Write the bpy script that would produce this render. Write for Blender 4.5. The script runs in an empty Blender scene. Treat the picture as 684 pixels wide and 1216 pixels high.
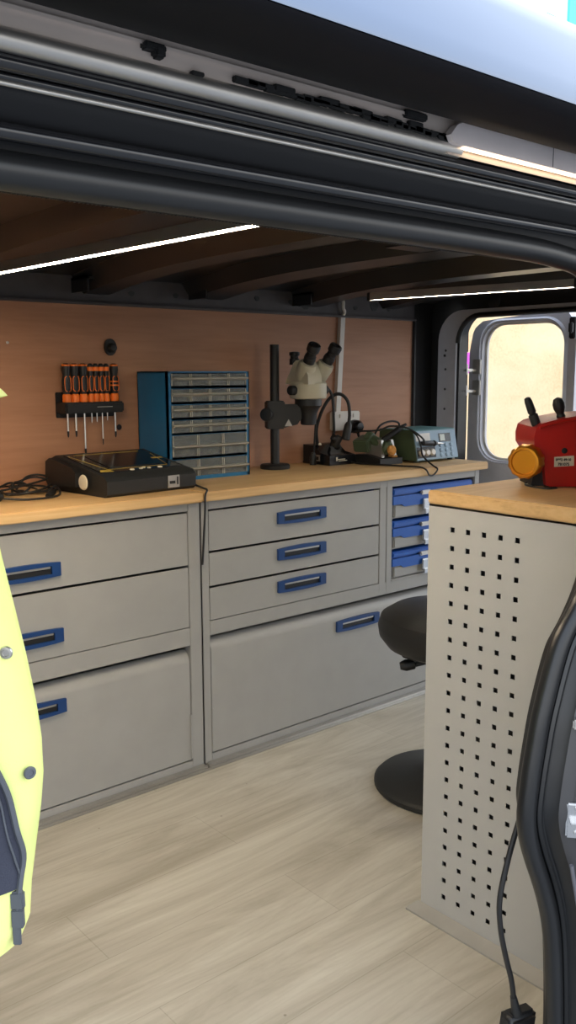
import bpy, bmesh, math, random
from mathutils import Vector as V, Matrix, noise
random.seed(7)
sc = bpy.context.scene
col = sc.collection
PI = math.pi
# ------------------------------------------------------------------ camera
F, YAW, PITCH, ROLL, H = 1063.3, 0.708024, 0.154721, -0.003592, 1.13
fw = V((math.sin(YAW)*math.cos(PITCH), math.cos(YAW)*math.cos(PITCH), -math.sin(PITCH)))
r0 = V((math.cos(YAW), -math.sin(YAW), 0)); u0 = r0.cross(fw)
rt = r0*math.cos(ROLL)+u0*math.sin(ROLL); up = -r0*math.sin(ROLL)+u0*math.cos(ROLL)
cam = bpy.data.objects.new('camera', bpy.data.cameras.new('camera')); col.objects.link(cam)
cam.data.sensor_fit = 'HORIZONTAL'; cam.data.sensor_width = 36; cam.data.lens = F/684*36
cam.data.clip_start = 0.02
m = Matrix((rt, up, -fw)).transposed().to_4x4(); m.translation = (0, 0, H)
cam.matrix_world = m
sc.camera = cam
RT = V((r0.x, r0.y, 0)); AW = V((math.sin(YAW), math.cos(YAW), 0))   # right / away directions on the floor
UP = V((0, 0, 1))
# ------------------------------------------------------------------ materials
MATS = {}
def newmat(name):
    m = bpy.data.materials.new(name); m.use_nodes = True
    nt = m.node_tree; b = nt.nodes['Principled BSDF']
    MATS[name] = m
    return m, nt, b
def N(nt, t, **kw):
    n = nt.nodes.new(t)
    for k, v in kw.items():
        if k in n.inputs.keys(): n.inputs[k].default_value = v
        else: setattr(n, k, v)
    return n
def coords(nt, scale, obj=True, rot=(0, 0, 0)):
    tc = N(nt, 'ShaderNodeTexCoord'); mp = N(nt, 'ShaderNodeMapping')
    mp.inputs['Scale'].default_value = scale; mp.inputs['Rotation'].default_value = rot
    nt.links.new(tc.outputs['Object'], mp.inputs['Vector'])
    return mp.outputs['Vector']
def ramp(nt, fac, stops):
    r = N(nt, 'ShaderNodeValToRGB'); e = r.color_ramp.elements
    while len(e) < len(stops): e.new(0.5)
    for el, (p, c) in zip(e, stops): el.position = p; el.color = (*c, 1)
    nt.links.new(fac, r.inputs['Fac']); return r.outputs['Color']
def plain(name, c, rough=0.5, metal=0.0, var=0.06, nscale=14, bump=0.0, bscale=300, coat=0.0, spec=0.5, alpha=None, trans=0):
    m, nt, b = newmat(name)
    n = N(nt, 'ShaderNodeTexNoise', Scale=nscale, Detail=4.0)
    nt.links.new(coords(nt, (1, 1, 1)), n.inputs['Vector'])
    lo = tuple(max(0, x*(1-var)) for x in c); hi = tuple(min(1, x*(1+var)) for x in c)
    nt.links.new(ramp(nt, n.outputs['Fac'], [(0.3, lo), (0.7, hi)]), b.inputs['Base Color'])
    b.inputs['Roughness'].default_value = rough; b.inputs['Metallic'].default_value = metal
    b.inputs['Coat Weight'].default_value = coat; b.inputs['Specular IOR Level'].default_value = spec
    if alpha is not None: b.inputs['Alpha'].default_value = alpha
    if trans: b.inputs['Transmission Weight'].default_value = trans
    if bump:
        n2 = N(nt, 'ShaderNodeTexNoise', Scale=bscale, Detail=2.0)
        nt.links.new(coords(nt, (1, 1, 1)), n2.inputs['Vector'])
        bp = N(nt, 'ShaderNodeBump', Strength=bump, Distance=0.002)
        nt.links.new(n2.outputs['Fac'], bp.inputs['Height']); nt.links.new(bp.outputs['Normal'], b.inputs['Normal'])
    return m
def emit(name, c, s):
    m, nt, b = newmat(name)
    b.inputs['Base Color'].default_value = (.9, .85, .75, 1)
    b.inputs['Emission Color'].default_value = (*c, 1); b.inputs['Emission Strength'].default_value = s
    return m
def wood(name, stops, scale, knots=0.0, rough=0.5, fine=(3, 60, 60), bump=0.05):
    m, nt, b = newmat(name)
    n = N(nt, 'ShaderNodeTexNoise', Scale=1.0, Detail=6.0, Roughness=0.62, Distortion=0.6)
    nt.links.new(coords(nt, scale), n.inputs['Vector'])
    n2 = N(nt, 'ShaderNodeTexNoise', Scale=1.0, Detail=3.0)
    nt.links.new(coords(nt, fine), n2.inputs['Vector'])
    mx = N(nt, 'ShaderNodeMix', data_type='FLOAT'); mx.inputs[0].default_value = 0.3
    nt.links.new(n.outputs['Fac'], mx.inputs[2]); nt.links.new(n2.outputs['Fac'], mx.inputs[3])
    c = ramp(nt, mx.outputs[0], stops)
    if knots:
        vo = N(nt, 'ShaderNodeTexVoronoi', Scale=knots, Randomness=1.0)
        nt.links.new(coords(nt, (1, 1, 1)), vo.inputs['Vector'])
        k = ramp(nt, vo.outputs['Distance'], [(0.0, (.12, .1, .09)), (0.045, (.3, .25, .22)), (0.07, (1, 1, 1))])
        mm = N(nt, 'ShaderNodeMixRGB', blend_type='MULTIPLY'); mm.inputs[0].default_value = 0.75
        nt.links.new(c, mm.inputs[1]); nt.links.new(k, mm.inputs[2]); c = mm.outputs[0]
    nt.links.new(c, b.inputs['Base Color']); b.inputs['Roughness'].default_value = rough
    bp = N(nt, 'ShaderNodeBump', Strength=bump, Distance=0.002)
    nt.links.new(n2.outputs['Fac'], bp.inputs['Height']); nt.links.new(bp.outputs['Normal'], b.inputs['Normal'])
    return m
def vinyl():
    m, nt, b = newmat('vinyl_plank')
    co = coords(nt, (1, 1, 1))
    br = N(nt, 'ShaderNodeTexBrick', Scale=1.0)
    br.offset = 0.37; br.inputs['Color1'].default_value = (1, 1, 1, 1); br.inputs['Color2'].default_value = (.93, .92, .91, 1)
    br.inputs['Mortar'].default_value = (.8, .79, .77, 1); br.inputs['Mortar Size'].default_value = 0.0012
    br.inputs['Brick Width'].default_value = 1.22; br.inputs['Row Height'].default_value = 0.18
    nt.links.new(co, br.inputs['Vector'])
    n = N(nt, 'ShaderNodeTexNoise', Scale=1.0, Detail=7.0, Roughness=0.65, Distortion=1.2)
    nt.links.new(coords(nt, (1.6, 9, 1)), n.inputs['Vector'])
    c = ramp(nt, n.outputs['Fac'], [(0.32, (.385, .35, .285)), (0.5, (.495, .46, .39)), (0.68, (.60, .57, .495))])
    n3 = N(nt, 'ShaderNodeTexWave', Scale=1.0, Distortion=9.0, Detail=3.0)
    n3.bands_direction = 'Y'; nt.links.new(coords(nt, (1.3, 16, 1)), n3.inputs['Vector'])
    c3 = ramp(nt, n3.outputs['Fac'], [(0.0, (.84, .83, .81)), (0.35, (1, 1, 1))])
    m1 = N(nt, 'ShaderNodeMixRGB', blend_type='MULTIPLY'); m1.inputs[0].default_value = 1.0
    nt.links.new(c, m1.inputs[1]); nt.links.new(br.outputs['Color'], m1.inputs[2])
    m2 = N(nt, 'ShaderNodeMixRGB', blend_type='MULTIPLY'); m2.inputs[0].default_value = 0.3
    nt.links.new(m1.outputs[0], m2.inputs[1]); nt.links.new(c3, m2.inputs[2])
    vo = N(nt, 'ShaderNodeTexVoronoi', Scale=9.0); nt.links.new(co, vo.inputs['Vector'])
    k = ramp(nt, vo.outputs['Distance'], [(0.0, (.25, .22, .2)), (0.022, (.4, .35, .3)), (0.03, (1, 1, 1))])
    m3 = N(nt, 'ShaderNodeMixRGB', blend_type='MULTIPLY'); m3.inputs[0].default_value = 0.6
    nt.links.new(m2.outputs[0], m3.inputs[1]); nt.links.new(k, m3.inputs[2])
    nt.links.new(m3.outputs[0], b.inputs['Base Color']); b.inputs['Roughness'].default_value = 0.42
    return m
ply = wood('plywood_face', [(0.25, (.36, .165, .085)), (0.5, (.46, .225, .125)), (0.75, (.55, .285, .165))], (1.1, 1.1, 7), knots=0.0, rough=0.55, fine=(6, 6, 90))
pine = wood('pine_board', [(0.25, (.47, .27, .11)), (0.5, (.66, .42, .19)), (0.78, (.76, .53, .28))], (2.2, 14, 60), rough=0.45, fine=(6, 90, 160))
pinecut = wood('pine_edge', [(0.25, (.42, .22, .09)), (0.5, (.56, .32, .14)), (0.78, (.66, .42, .2))], (3, 60, 120), rough=0.5, fine=(4, 200, 200))
hoard = wood('hoarding_ply', [(0.3, (.84, .50, .26)), (0.5, (.90, .68, .40)), (0.75, (.93, .78, .52))], (1, 2, 3), rough=0.8)
floor_m = vinyl()
grey = plain('grey_powder_coat', (.355, .348, .332), 0.42, var=0.03, bump=0.02, bscale=900)
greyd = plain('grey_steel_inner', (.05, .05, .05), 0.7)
lgrey = plain('pale_grey_powder_coat', (.455, .447, .425), 0.5, var=0.02, bump=0.02, bscale=900)
blue = plain('blue_plastic', (.008, .045, .17), 0.38)
bblue = plain('bright_blue_plastic', (.008, .095, .44), 0.38)
orgblue = plain('organizer_blue_paint', (.012, .15, .33), 0.42)
chrome = plain('chrome', (.62, .62, .62), 0.22, 1.0)
stripm = plain('grey_floor_strip', (.33, .315, .285), 0.5)
alu = plain('aluminium', (.52, .5, .47), 0.4, 0.85)
black = plain('black_plastic', (.012, .012, .013), 0.5)
blackg = plain('black_gloss', (.008, .009, .012), 0.18)
rubber = plain('black_rubber', (.016, .017, .018), 0.55, bump=0.1, bscale=500)
sealm = plain('door_seal_rubber', (.011, .0115, .0125), 0.36, bump=0.03, bscale=200)
van = plain('dark_grey_van_paint', (.014, .0145, .017), 0.27, 0.0, var=0.1, nscale=4)
chanm = plain('matte_black_channel', (.010, .0105, .012), 0.5, 0.0, spec=0.25)
foldm = plain('gloss_dark_fold', (.012, .0125, .015), 0.16, 0.0, coat=0.3, var=0.1)
under = plain('shaded_skin_underside', (.007, .007, .010), 0.6, 0.0, spec=0.15)  # van skin's underside, not a separate moulding: its shade is painted in as near-black
jambm = plain('grey_jamb_paint', (.052, .051, .053), 0.4, 0.0, var=0.1, nscale=6)
vanskin = plain('metallic_grey_van_paint', (.105, .145, .225), 0.2, 0.8, coat=1.0, var=0.04, nscale=3)
vanin = plain('bare_grey_van_metal', (.14, .14, .16), 0.42, 0.1, var=0.12, nscale=6)
roofm = plain('dark_roof_metal', (.027, .0265, .0265), 0.32, 0.3, var=0.2, nscale=5)
railm = plain('brown_grey_roof_rail', (.085, .075, .075), 0.45, 0.1, var=0.15)
doorg = plain('light_grey_door_paint', (.66, .65, .70), 0.45, 0.0)
pillg = plain('grey_pillar_paint', (.46, .455, .485), 0.4, 0.0)
cream = plain('cream_primer', (.60, .51, .45), 0.55, var=0.08, nscale=6)
whitep = plain('white_plastic', (.72, .68, .62), 0.4)
coverm = plain('off_white_cover', (.74, .66, .64), 0.5)
mastic = plain('black_mastic', (.01, .01, .01), 0.8, bump=0.5, bscale=60)
scopew = plain('cream_enamel', (.50, .46, .35), 0.35)
clear = plain('clear_drawer_plastic', (.24, .26, .26), 0.3, alpha=0.42, var=0.25, nscale=45)
clearlip = plain('clear_plastic_edge', (.42, .40, .34), 0.3, alpha=0.85)
partsm = plain('small_parts', (.11, .10, .085), 0.6, var=0.9, nscale=70)
redp = plain('red_paint', (.50, .014, .010), 0.34, coat=0.25)
gold = plain('gold_anodised', (.72, .30, .03), 0.32, 0.75)
orange = plain('orange_grip', (.95, .20, .02), 0.5)
yellow = plain('yellow_marking', (.40, .27, .04), 0.5)
steel = plain('steel_shaft', (.6, .58, .55), 0.3, 0.9)
neon = plain('hi_vis_yellow_fabric', (.90, 1.0, .34), 0.8, var=0.05, nscale=12, bump=0.25, bscale=700)
navy = plain('navy_fabric', (.045, .05, .075), 0.85, bump=0.4, bscale=500)
zipm = plain('zip_teeth', (.11, .12, .14), 0.5)
olive = plain('olive_painted_metal', (.07, .10, .055), 0.5)
teal = plain('teal_painted_metal', (.13, .27, .28), 0.4)
bluegrey = plain('blue_grey_panel', (.25, .36, .46), 0.4)
lcd = plain('lcd_glass', (.55, .58, .52), 0.25)
paper = plain('paper_label', (.72, .66, .52), 0.7)
sponge = plain('orange_sponge', (.6, .28, .07), 0.9, bump=0.6, bscale=200)
asphalt = plain('grey_paving', (.25, .25, .25), 0.9, bump=0.4, bscale=80)
whitewall = plain('white_render', (.86, .86, .86), 0.8)
tealp = plain('teal_cladding', (.10, .72, .66), 0.5)
magenta = plain('magenta_board', (.70, .10, .62), 0.5)
ink = plain('black_ink', (.02, .02, .02), 0.7)
led_w = emit('warm_led', (1.0, .83, .59), 85)
led_c = emit('neutral_led', (1.0, .92, .72), 55)
led_h = emit('header_led', (1.0, .80, .55), 1.1)
# translucent glass
mglass, nt, b = newmat('window_glass')
b.inputs['Transmission Weight'].default_value = 1; b.inputs['Roughness'].default_value = 0.0; b.inputs['IOR'].default_value = 1.05
b.inputs['Base Color'].default_value = (.98, .98, .97, 1)
# ------------------------------------------------------------------ mesh building
class MB:
    def __init__(s): s.bm = bmesh.new(); s.mi = 0
    def _tag(s, fs):
        for f in fs: f.material_index = s.mi
    def _new(s, vs, faces, bevel=0, seg=2, maxang=None):
        bv = [s.bm.verts.new(v) for v in vs]; fs = []
        for f in faces:
            try: fs.append(s.bm.faces.new([bv[i] for i in f]))
            except ValueError: pass
        s._tag(fs)
        if bevel:
            es = list({e for f in fs for e in f.edges})
            if maxang:
                es = [e for e in es if len(e.link_faces) == 2 and e.calc_face_angle(0) > maxang]
            bmesh.ops.recalc_face_normals(s.bm, faces=fs)
            r = bmesh.ops.bevel(s.bm, geom=es, offset=bevel, segments=seg, affect='EDGES', clamp_overlap=True)
            s._tag(r['faces'])
        return s
    def box(s, x0, x1, y0, y1, z0, z1, bevel=0, seg=2, M=None):
        vs = [V((x, y, z)) for x in (x0, x1) for y in (y0, y1) for z in (z0, z1)]
        if M: vs = [M @ v for v in vs]
        return s._new(vs, [(0, 1, 3, 2), (4, 6, 7, 5), (0, 4, 5, 1), (2, 3, 7, 6), (0, 2, 6, 4), (1, 5, 7, 3)], bevel, seg)
    def obox(s, c, ax, ay, az, hx, hy, hz, bevel=0, seg=2):
        ax, ay, az = V(ax).normalized(), V(ay).normalized(), V(az).normalized(); c = V(c)
        vs = [c+ax*(hx*i)+ay*(hy*j)+az*(hz*k) for i in (-1, 1) for j in (-1, 1) for k in (-1, 1)]
        return s._new(vs, [(0, 1, 3, 2), (4, 6, 7, 5), (0, 4, 5, 1), (2, 3, 7, 6), (0, 2, 6, 4), (1, 5, 7, 3)], bevel, seg)
    def prism(s, pts, ext, bevel=0, seg=2, maxang=0.35):
        pts = [V(p) for p in pts]; ext = V(ext); n = len(pts)
        vs = pts+[p+ext for p in pts]
        fs = [tuple(range(n)), tuple(range(2*n-1, n-1, -1))]+[(i, i+n, (i+1) % n+n, (i+1) % n) for i in range(n)]
        return s._new(vs, fs, bevel, seg, maxang)
    def lathe(s, prof, o, ax, seg=28, cap=True):
        o, ax = V(o), V(ax).normalized()
        a = ax.orthogonal().normalized(); b = ax.cross(a)
        vs = [o+ax*h+(a*math.cos(2*PI*k/seg)+b*math.sin(2*PI*k/seg))*max(r, 1e-5) for r, h in prof for k in range(seg)]
        fs = [(i*seg+k, i*seg+(k+1) % seg, (i+1)*seg+(k+1) % seg, (i+1)*seg+k) for i in range(len(prof)-1) for k in range(seg)]
        if cap: fs += [tuple(range(seg-1, -1, -1)), tuple((len(prof)-1)*seg+k for k in range(seg))]
        return s._new(vs, fs)
    def cyl(s, p0, p1, r, r1=None, seg=20):
        p0, p1 = V(p0), V(p1); r1 = r if r1 is None else r1
        return s.lathe([(r, 0), (r1, (p1-p0).length)], p0, p1-p0, seg)
    def tube(s, pts, r, seg=8, sub=6, flat=None):
        pts = [V(p) for p in pts]
        P = smooth(pts, sub) if sub > 1 else pts
        rings = []; t0 = None; a = None
        for i, p in enumerate(P):
            t = (P[min(i+1, len(P)-1)]-P[max(i-1, 0)]).normalized()
            if a is None: a = t.orthogonal().normalized()
            a = (a-t*a.dot(t)).normalized(); b = t.cross(a)
            rr = r(i/(len(P)-1)) if callable(r) else r
            rings += [p+(a*math.cos(2*PI*k/seg)+b*math.sin(2*PI*k/seg))*rr for k in range(seg)]
        n = len(P)
        fs = [(i*seg+k, i*seg+(k+1) % seg, (i+1)*seg+(k+1) % seg, (i+1)*seg+k) for i in range(n-1) for k in range(seg)]
        fs += [tuple(range(seg-1, -1, -1)), tuple((n-1)*seg+k for k in range(seg))]
        return s._new(rings, fs)
    def grid(s, rows):
        n, k = len(rows), len(rows[0])
        return s._new([p for r in rows for p in r], [(i*k+j, i*k+j+1, (i+1)*k+j+1, (i+1)*k+j) for i in range(n-1) for j in range(k-1)])
    def mat(s, i): s.mi = i; return s
def smooth(p, sub):
    out = []
    for i in range(len(p)-1):
        a, b, c, d = p[max(i-1, 0)], p[i], p[i+1], p[min(i+2, len(p)-1)]
        for k in range(sub):
            t = k/sub
            out.append(0.5*((2*b)+(c-a)*t+(2*a-5*b+4*c-d)*t*t+(3*b-a-3*c+d)*t**3))
    out.append(p[-1]); return out
ORG = {}
def obj(name, mb, mats, parent=None, label=None, kind=None, solid=0, ang=35, recalc=True):
    """link the collected mesh as one object; parts are stored relative to their thing"""
    bm = mb.bm
    if recalc: bmesh.ops.recalc_face_normals(bm, faces=bm.faces)
    root = parent
    off = V((0, 0, 0))
    while root is not None: off += root.location; root = root.parent
    if parent is None:
        lo = [min(v.co[i] for v in bm.verts) for i in range(3)]; hi = [max(v.co[i] for v in bm.verts) for i in range(3)]
        loc = V(((lo[0]+hi[0])/2, (lo[1]+hi[1])/2, lo[2])) if not kind == 'structure' else V((0, 0, 0))
    else: loc = V((0, 0, 0))
    for v in bm.verts: v.co -= off+loc
    for f in bm.faces: f.smooth = True
    for e in bm.edges:
        if len(e.link_faces) != 2 or e.calc_face_angle(0) > math.radians(ang): e.smooth = False
    me = bpy.data.meshes.new(name); bm.to_mesh(me); bm.free()
    for mt in (mats if isinstance(mats, (list, tuple)) else [mats]): me.materials.append(mt)
    o = bpy.data.objects.new(name, me); col.objects.link(o); o.location = loc
    if parent: o.parent = parent
    if label: o['label'] = label
    if kind: o['kind'] = kind
    if solid:
        md = o.modifiers.new('solid', 'SOLIDIFY'); md.thickness = solid
    return o
def thing(name, loc, label, cat, group=None):
    o = bpy.data.objects.new(name, None); col.objects.link(o); o.location = loc; o.empty_display_size = .05
    return tag(o, label, cat, group)
def tag(o, label, cat, group=None):
    o['label'] = label; o['category'] = cat
    if group: o['group'] = group
    return o
def struct(name, mb, mats, parent=None, **k): return obj(name, mb, mats, parent, kind='structure', **k)
B = lambda *a, **k: MB().box(*a, **k)

# ================================================================== SETTING
FY, WY = 2.023, 2.44          # cabinet fronts, back wall face
RX = 2.90                     # rear frame plane
struct('floor', B(0.0, 2.95, 0.60, 2.47, -0.03, 0), floor_m)
struct('wall_back', B(0.0, 2.745, WY, 2.452, 0.0, 1.333), ply)
mb = B(2.745, 2.757, WY-.012, WY, .80, 1.335, .003)
struct('trim_1', mb, black)
# roof rail above the plywood with punched holes
mb = B(0.0, 2.75, WY-.004, WY+.012, 1.334, 1.46)
mb.box(0.0, 2.75, WY-.02, WY, 1.329, 1.337, .002)
rail = struct('trim_2', mb, railm)
random.seed(3)
for cx, kind in [(1.02, 0), (1.36, 1), (1.62, 2), (1.79, 2), (2.10, 2), (2.17, 1), (2.42, 2), (2.52, 1), (2.6, 2), (1.46, 2), (1.95, 2)]:
    w, h = ((.018, .009), (.022, .016), (.010, .008))[kind]
    z = 1.372+random.uniform(-.006, .006)
    ell = [V((cx+w*math.cos(a)*(1+.2*math.sin(3*a)), WY-.0055, z+h*math.sin(a))) for a in [2*PI*k/16 for k in range(16)]]
    obj('punched_hole', MB().prism(ell, (0, .004, 0)), greyd, rail)
# roof skin and ribs running across the van
def roofz(y): t = (y-1.52)/.95; return 1.455-.05*t*t*abs(t)
ys = [.55+i*(2.47-.55)/16 for i in range(17)]
mb = MB(); mb.prism([(0, y, roofz(y)) for y in ys]+[(0, y, roofz(y)+.025) for y in reversed(ys)], (2.95, 0, 0))
ceil = struct('ceiling', mb, roofm)
for x0, x1, d in [(.30, .40, .035), (.86, 1.0, .045), (1.28, 1.40, .05), (1.66, 1.82, .045), (2.12, 2.25, .05), (2.55, 2.66, .04)]:
    mb = MB(); e = .018; yr = [.74+i*(2.44-.74)/14 for i in range(15)]
    for a, bb in [(x0, x1)]:
        low = [(a+e, y, roofz(y)-d) for y in yr]; rows = [[(a-e, y, roofz(y)+.002) for y in yr], [(a, y, roofz(y)-d*.5) for y in yr], low,
              [(bb-e, y, roofz(y)-d) for y in yr], [(bb, y, roofz(y)-d*.5) for y in yr], [(bb+e, y, roofz(y)+.002) for y in yr]]
        mb.grid([[V(p) for p in r] for r in rows])
    obj('roof_rib', mb, roofm, ceil)
# brackets under the ribs by the wall
for x in (1.33, 1.74, 2.18):
    mb = B(x-.07, x+.07, WY-.10, WY-.003, 1.395, 1.401); mb.box(x-.07, x-.064, WY-.10, WY-.003, 1.36, 1.401); mb.box(x-.02, x+.05, WY-.14, WY-.08, 1.388, 1.395)
    obj('rib_bracket', mb, roofm, ceil)
for x, y, a in [(1.02, 1.25, .05), (.72, 1.1, .04), (1.55, 1.35, .06), (2.0, 1.3, .05)]:
    obj('roof_plate', B(x-.06, x+.06, y-a, y+a, 1.40, 1.404, .001), alu if x < 1.2 else roofm, ceil)
struct('wall_front', B(-.02, 0.0, .62, 2.47, 0, 1.46), vanin)
# rear corner and pillars ------------------------------------------------
mb = B(2.745, RX+.02, WY+.03, WY+.05, 0, 1.46)                     # recessed corner panel
struct('wall_rear', mb, roofm)
# rear frame with a rounded opening: strip pillar, header
def rr(y0, y1, z0, z1, r, n=8):
    pts = []
    for cy, cz, a0 in [(y1-r, z1-r, 0), (y0+r, z1-r, PI/2), (y0+r, z0+r, PI), (y1-r, z0+r, 1.5*PI)]:
        pts += [(cy+r*math.cos(a0+PI/2*k/n), cz+r*math.sin(a0+PI/2*k/n)) for k in range(n+1)]
    return pts
def ringwall(x, inner, outer, th):
    m_ = MB(); n = len(inner)
    A = [V((x, *p)) for p in inner]; O = [V((x, *p)) for p in outer]
    A2 = [p+V((th, 0, 0)) for p in A]; O2 = [p+V((th, 0, 0)) for p in O]
    m_._new(A+O+A2+O2, [f for i in range(n) for j in [(i+1) % n] for f in
        [(i, j, n+j, n+i), (2*n+i, 3*n+i, 3*n+j, 2*n+j), (i, 2*n+i, 2*n+j, j), (n+i, n+j, 3*n+j, 3*n+i)]])
    return m_
op = rr(.80, 2.325, -.30, 1.357, .10)
struct('trim_3', ringwall(RX, op, rr(.60, 2.47, -.4, 1.47, .11), .05), roofm)
# lighter painted pillar strip with screw holes, rounded into the header
A = rr(.86, 2.335, -.3, 1.345, .11); O = rr(.80, 2.425, -.4, 1.375, .13)
pil = struct('trim_4', ringwall(RX-.012, rr(.80, 2.335, -.3, 1.352, .11), rr(.72, 2.425, -.4, 1.372, .12), .011), pillg)
for z in (1.215, 1.195, 1.14, 1.06, .98): obj('screw_hole', MB().cyl((RX-.0135, 2.385+(.008 if z == 1.195 else 0), z), (RX-.011, 2.385, z), .005, seg=10), greyd, pil)
mb = MB(); sealp = [V((RX-.01, y, z)) for y, z in rr(.79, 2.325, -.3, 1.348, .105)]
i0 = 4
mb.tube(sealp[0:18]+sealp[18:20], .011, seg=10, sub=1); struct('trim_5', mb, sealm)
struct('trim_6', B(RX-.02, RX-.002, 1.5, 1.6, 1.385, 1.425, .008), black)
obj('cable_grommet', MB().lathe([(.030, 0), (.030, .006), (.024, .010)], (RX+.001, 2.16, 1.402), (-1, 0, 0)), black, bpy.data.objects['trim_3'])
# rear barn door with window ---------------------------------------------
DX = 3.02
D0, D1, DZ0, DZ1 = 1.875, 2.368, -.10, 1.35
dout = [(D0, DZ0), (D0, 1.30), (D0+.04, 1.352), (D0+.10, 1.356), (D1-.17, 1.342), (D1-.06, 1.332), (D1-.018, 1.30), (D1, 1.21), (D1, DZ0)]
def resample(poly, n):
    P = [V((a, b, 0)) for a, b in poly]; P.append(P[0]); L = [0]
    for i in range(len(P)-1): L.append(L[-1]+(P[i+1]-P[i]).length)
    out = []
    for k in range(n):
        t = L[-1]*k/n; i = max(j for j in range(len(L)-1) if L[j] <= t+1e-9); f = (t-L[i])/(L[i+1]-L[i])
        p = P[i].lerp(P[i+1], f); out.append((p.x, p.y))
    return out
def radial(polyo, polyi, n=64):
    """match two closed outlines by angle about a common centre"""
    cy = sum(p[0] for p in polyi)/len(polyi); cz = sum(p[1] for p in polyi)/len(polyi)
    def hit(poly, a):
        d = (math.cos(a), math.sin(a)); best = None
        for i in range(len(poly)):
            p, q = poly[i], poly[(i+1) % len(poly)]
            ex, ey = q[0]-p[0], q[1]-p[1]; den = d[0]*ey-d[1]*ex
            if abs(den) < 1e-12: continue
            t = ((p[0]-cy)*ey-(p[1]-cz)*ex)/den; s_ = ((p[0]-cy)*d[1]-(p[1]-cz)*d[0])/den
            if t > 0 and -1e-6 <= s_ <= 1+1e-6 and (best is None or t > best): best = t
        return (cy+d[0]*best, cz+d[1]*best)
    an = sorted([2*PI*k/n+.001 for k in range(n)])
    return [hit(polyo, a) for a in an], [hit(polyi, a) for a in an]
win = rr(1.925, 2.304, .772, 1.323, .09)
O, I = radial(dout, win, 96)
door = struct('door_1', ringwall(DX, I, O, .045), doorg)
O2, I2 = radial(rr(1.908, 2.320, .757, 1.338, .10), win, 96)
mb = MB(); rows = [[V((DX-.0005, *p)) for p in O2], [V((DX-.008, *p)) for p in radial(rr(1.917, 2.312, .765, 1.331, .095), win, 96)[0]], [V((DX+.02, *p)) for p in I2]]
for r_ in rows: r_.append(r_[0])
mb.grid(rows); obj('window_surround', mb, doorg, door)
mb = ringwall(DX+.02, radial(rr(1.934, 2.295, .781, 1.314, .085), win, 96)[0], I2, .006); obj('window_bead', mb, whitep, door)
w1 = struct('window_1', MB().prism([(DX+.03, y, z) for y, z in rr(1.926, 2.303, .773, 1.322, .089)], (.004, 0, 0)), mglass)
struct('wall_rear_jamb', B(RX+.06, RX+.09, 2.352, 2.7, -.4, 1.125).box(RX+.06, RX+.09, 2.352, 2.7, 1.21, 1.5).box(RX+.06, RX+.09, 2.40, 2.7, 1.12, 1.215), roofm)
# hinge arms seen in the gap beside the seal
for z in (1.13, 1.045):
    mb = B(RX+.03, DX+.03, 2.325, 2.345, z, z+.012, .003); mb.cyl((RX+.055, 2.335, z-.012), (RX+.055, 2.335, z+.03), .011)
    mb.obox((DX-.005, 2.325, z+.02), (1, -.2, 0), (0, 1, 0), (0, 0, 1), .004, .02, .03, .002)
    obj('door_hinge', mb, alu, door)
obj('door_latch', B(DX-.02, DX+.001, D0-.004, D0+.022, 1.25, 1.33, .004).box(DX-.035, DX-.015, D0+.0, D0+.016, 1.27, 1.31, .004), black, door)
# near side body wall and roof side, closing the van behind the bench
struct('wall_near', B(1.20, 2.95, .66, .70, 0, 1.30), vanin)

# ------------------------------------------------------------------ side-door header (profile lines along X)
X0, X1 = -.6, 1.9
def ext(profile, mats, name, x0=X0, x1=X1, closed=True, kind=True, bow=0, parent=None):
    mb = MB(); n = 14
    secs = []
    for i in range(n+1):
        x = x0+(x1-x0)*i/n; d = bow*((x-.65)/1.0)**2
        secs.append([V((x, y, z-d)) for y, z in profile])
    k = len(profile)
    mb._new([p for s_ in secs for p in s_], [(i*k+j, i*k+(j+1) % k, (i+1)*k+(j+1) % k, (i+1)*k+j) for i in range(n) for j in range(k)]
            + [tuple(range(k)), tuple(n*k+j for j in range(k-1, -1, -1))])
    return struct(name, mb, mats) if parent is None else obj(name, mb, mats, parent)
Z = lambda y, s: H+y*s
# outer skin of the roof side: lower lip turned under, crease, face that sees the sky, roof
skin = [(.503, 1.3795), (.502, 1.385), (.505, 1.40), (.511, 1.42), (.520, 1.445), (.527, 1.4595),
        (.533, 1.466), (.55, 1.478), (.65, 1.492), (.9, 1.505), (.9, 1.495), (.65, 1.48), (.58, 1.465), (.545, 1.44), (.535, 1.40), (.525, 1.3795)]
ext(skin, vanskin, 'trim_7')
ext([(.602, Z(.602, .408)), (.560, 1.3665), (.520, 1.371), (.5075, 1.3745), (.503, 1.3785), (.525, 1.3795), (.535, 1.40), (.56, 1.400), (.602, 1.400)], under, 'trim_24')  # downward face of the roof-side skin, with shade put into its colour
# cream primered panel of the inner header
pan = ext([(.640, 1.366), (.640, 1.425), (.655, 1.425), (.655, 1.366)], cream, 'trim_8')
ext([(.6365, Z(.6365, .3965)), (.6365, Z(.6365, .401)), (.641, Z(.641, .401)), (.641, Z(.641, .3965))], cream, 'panel_fold', x1=.70, parent=pan)
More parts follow.
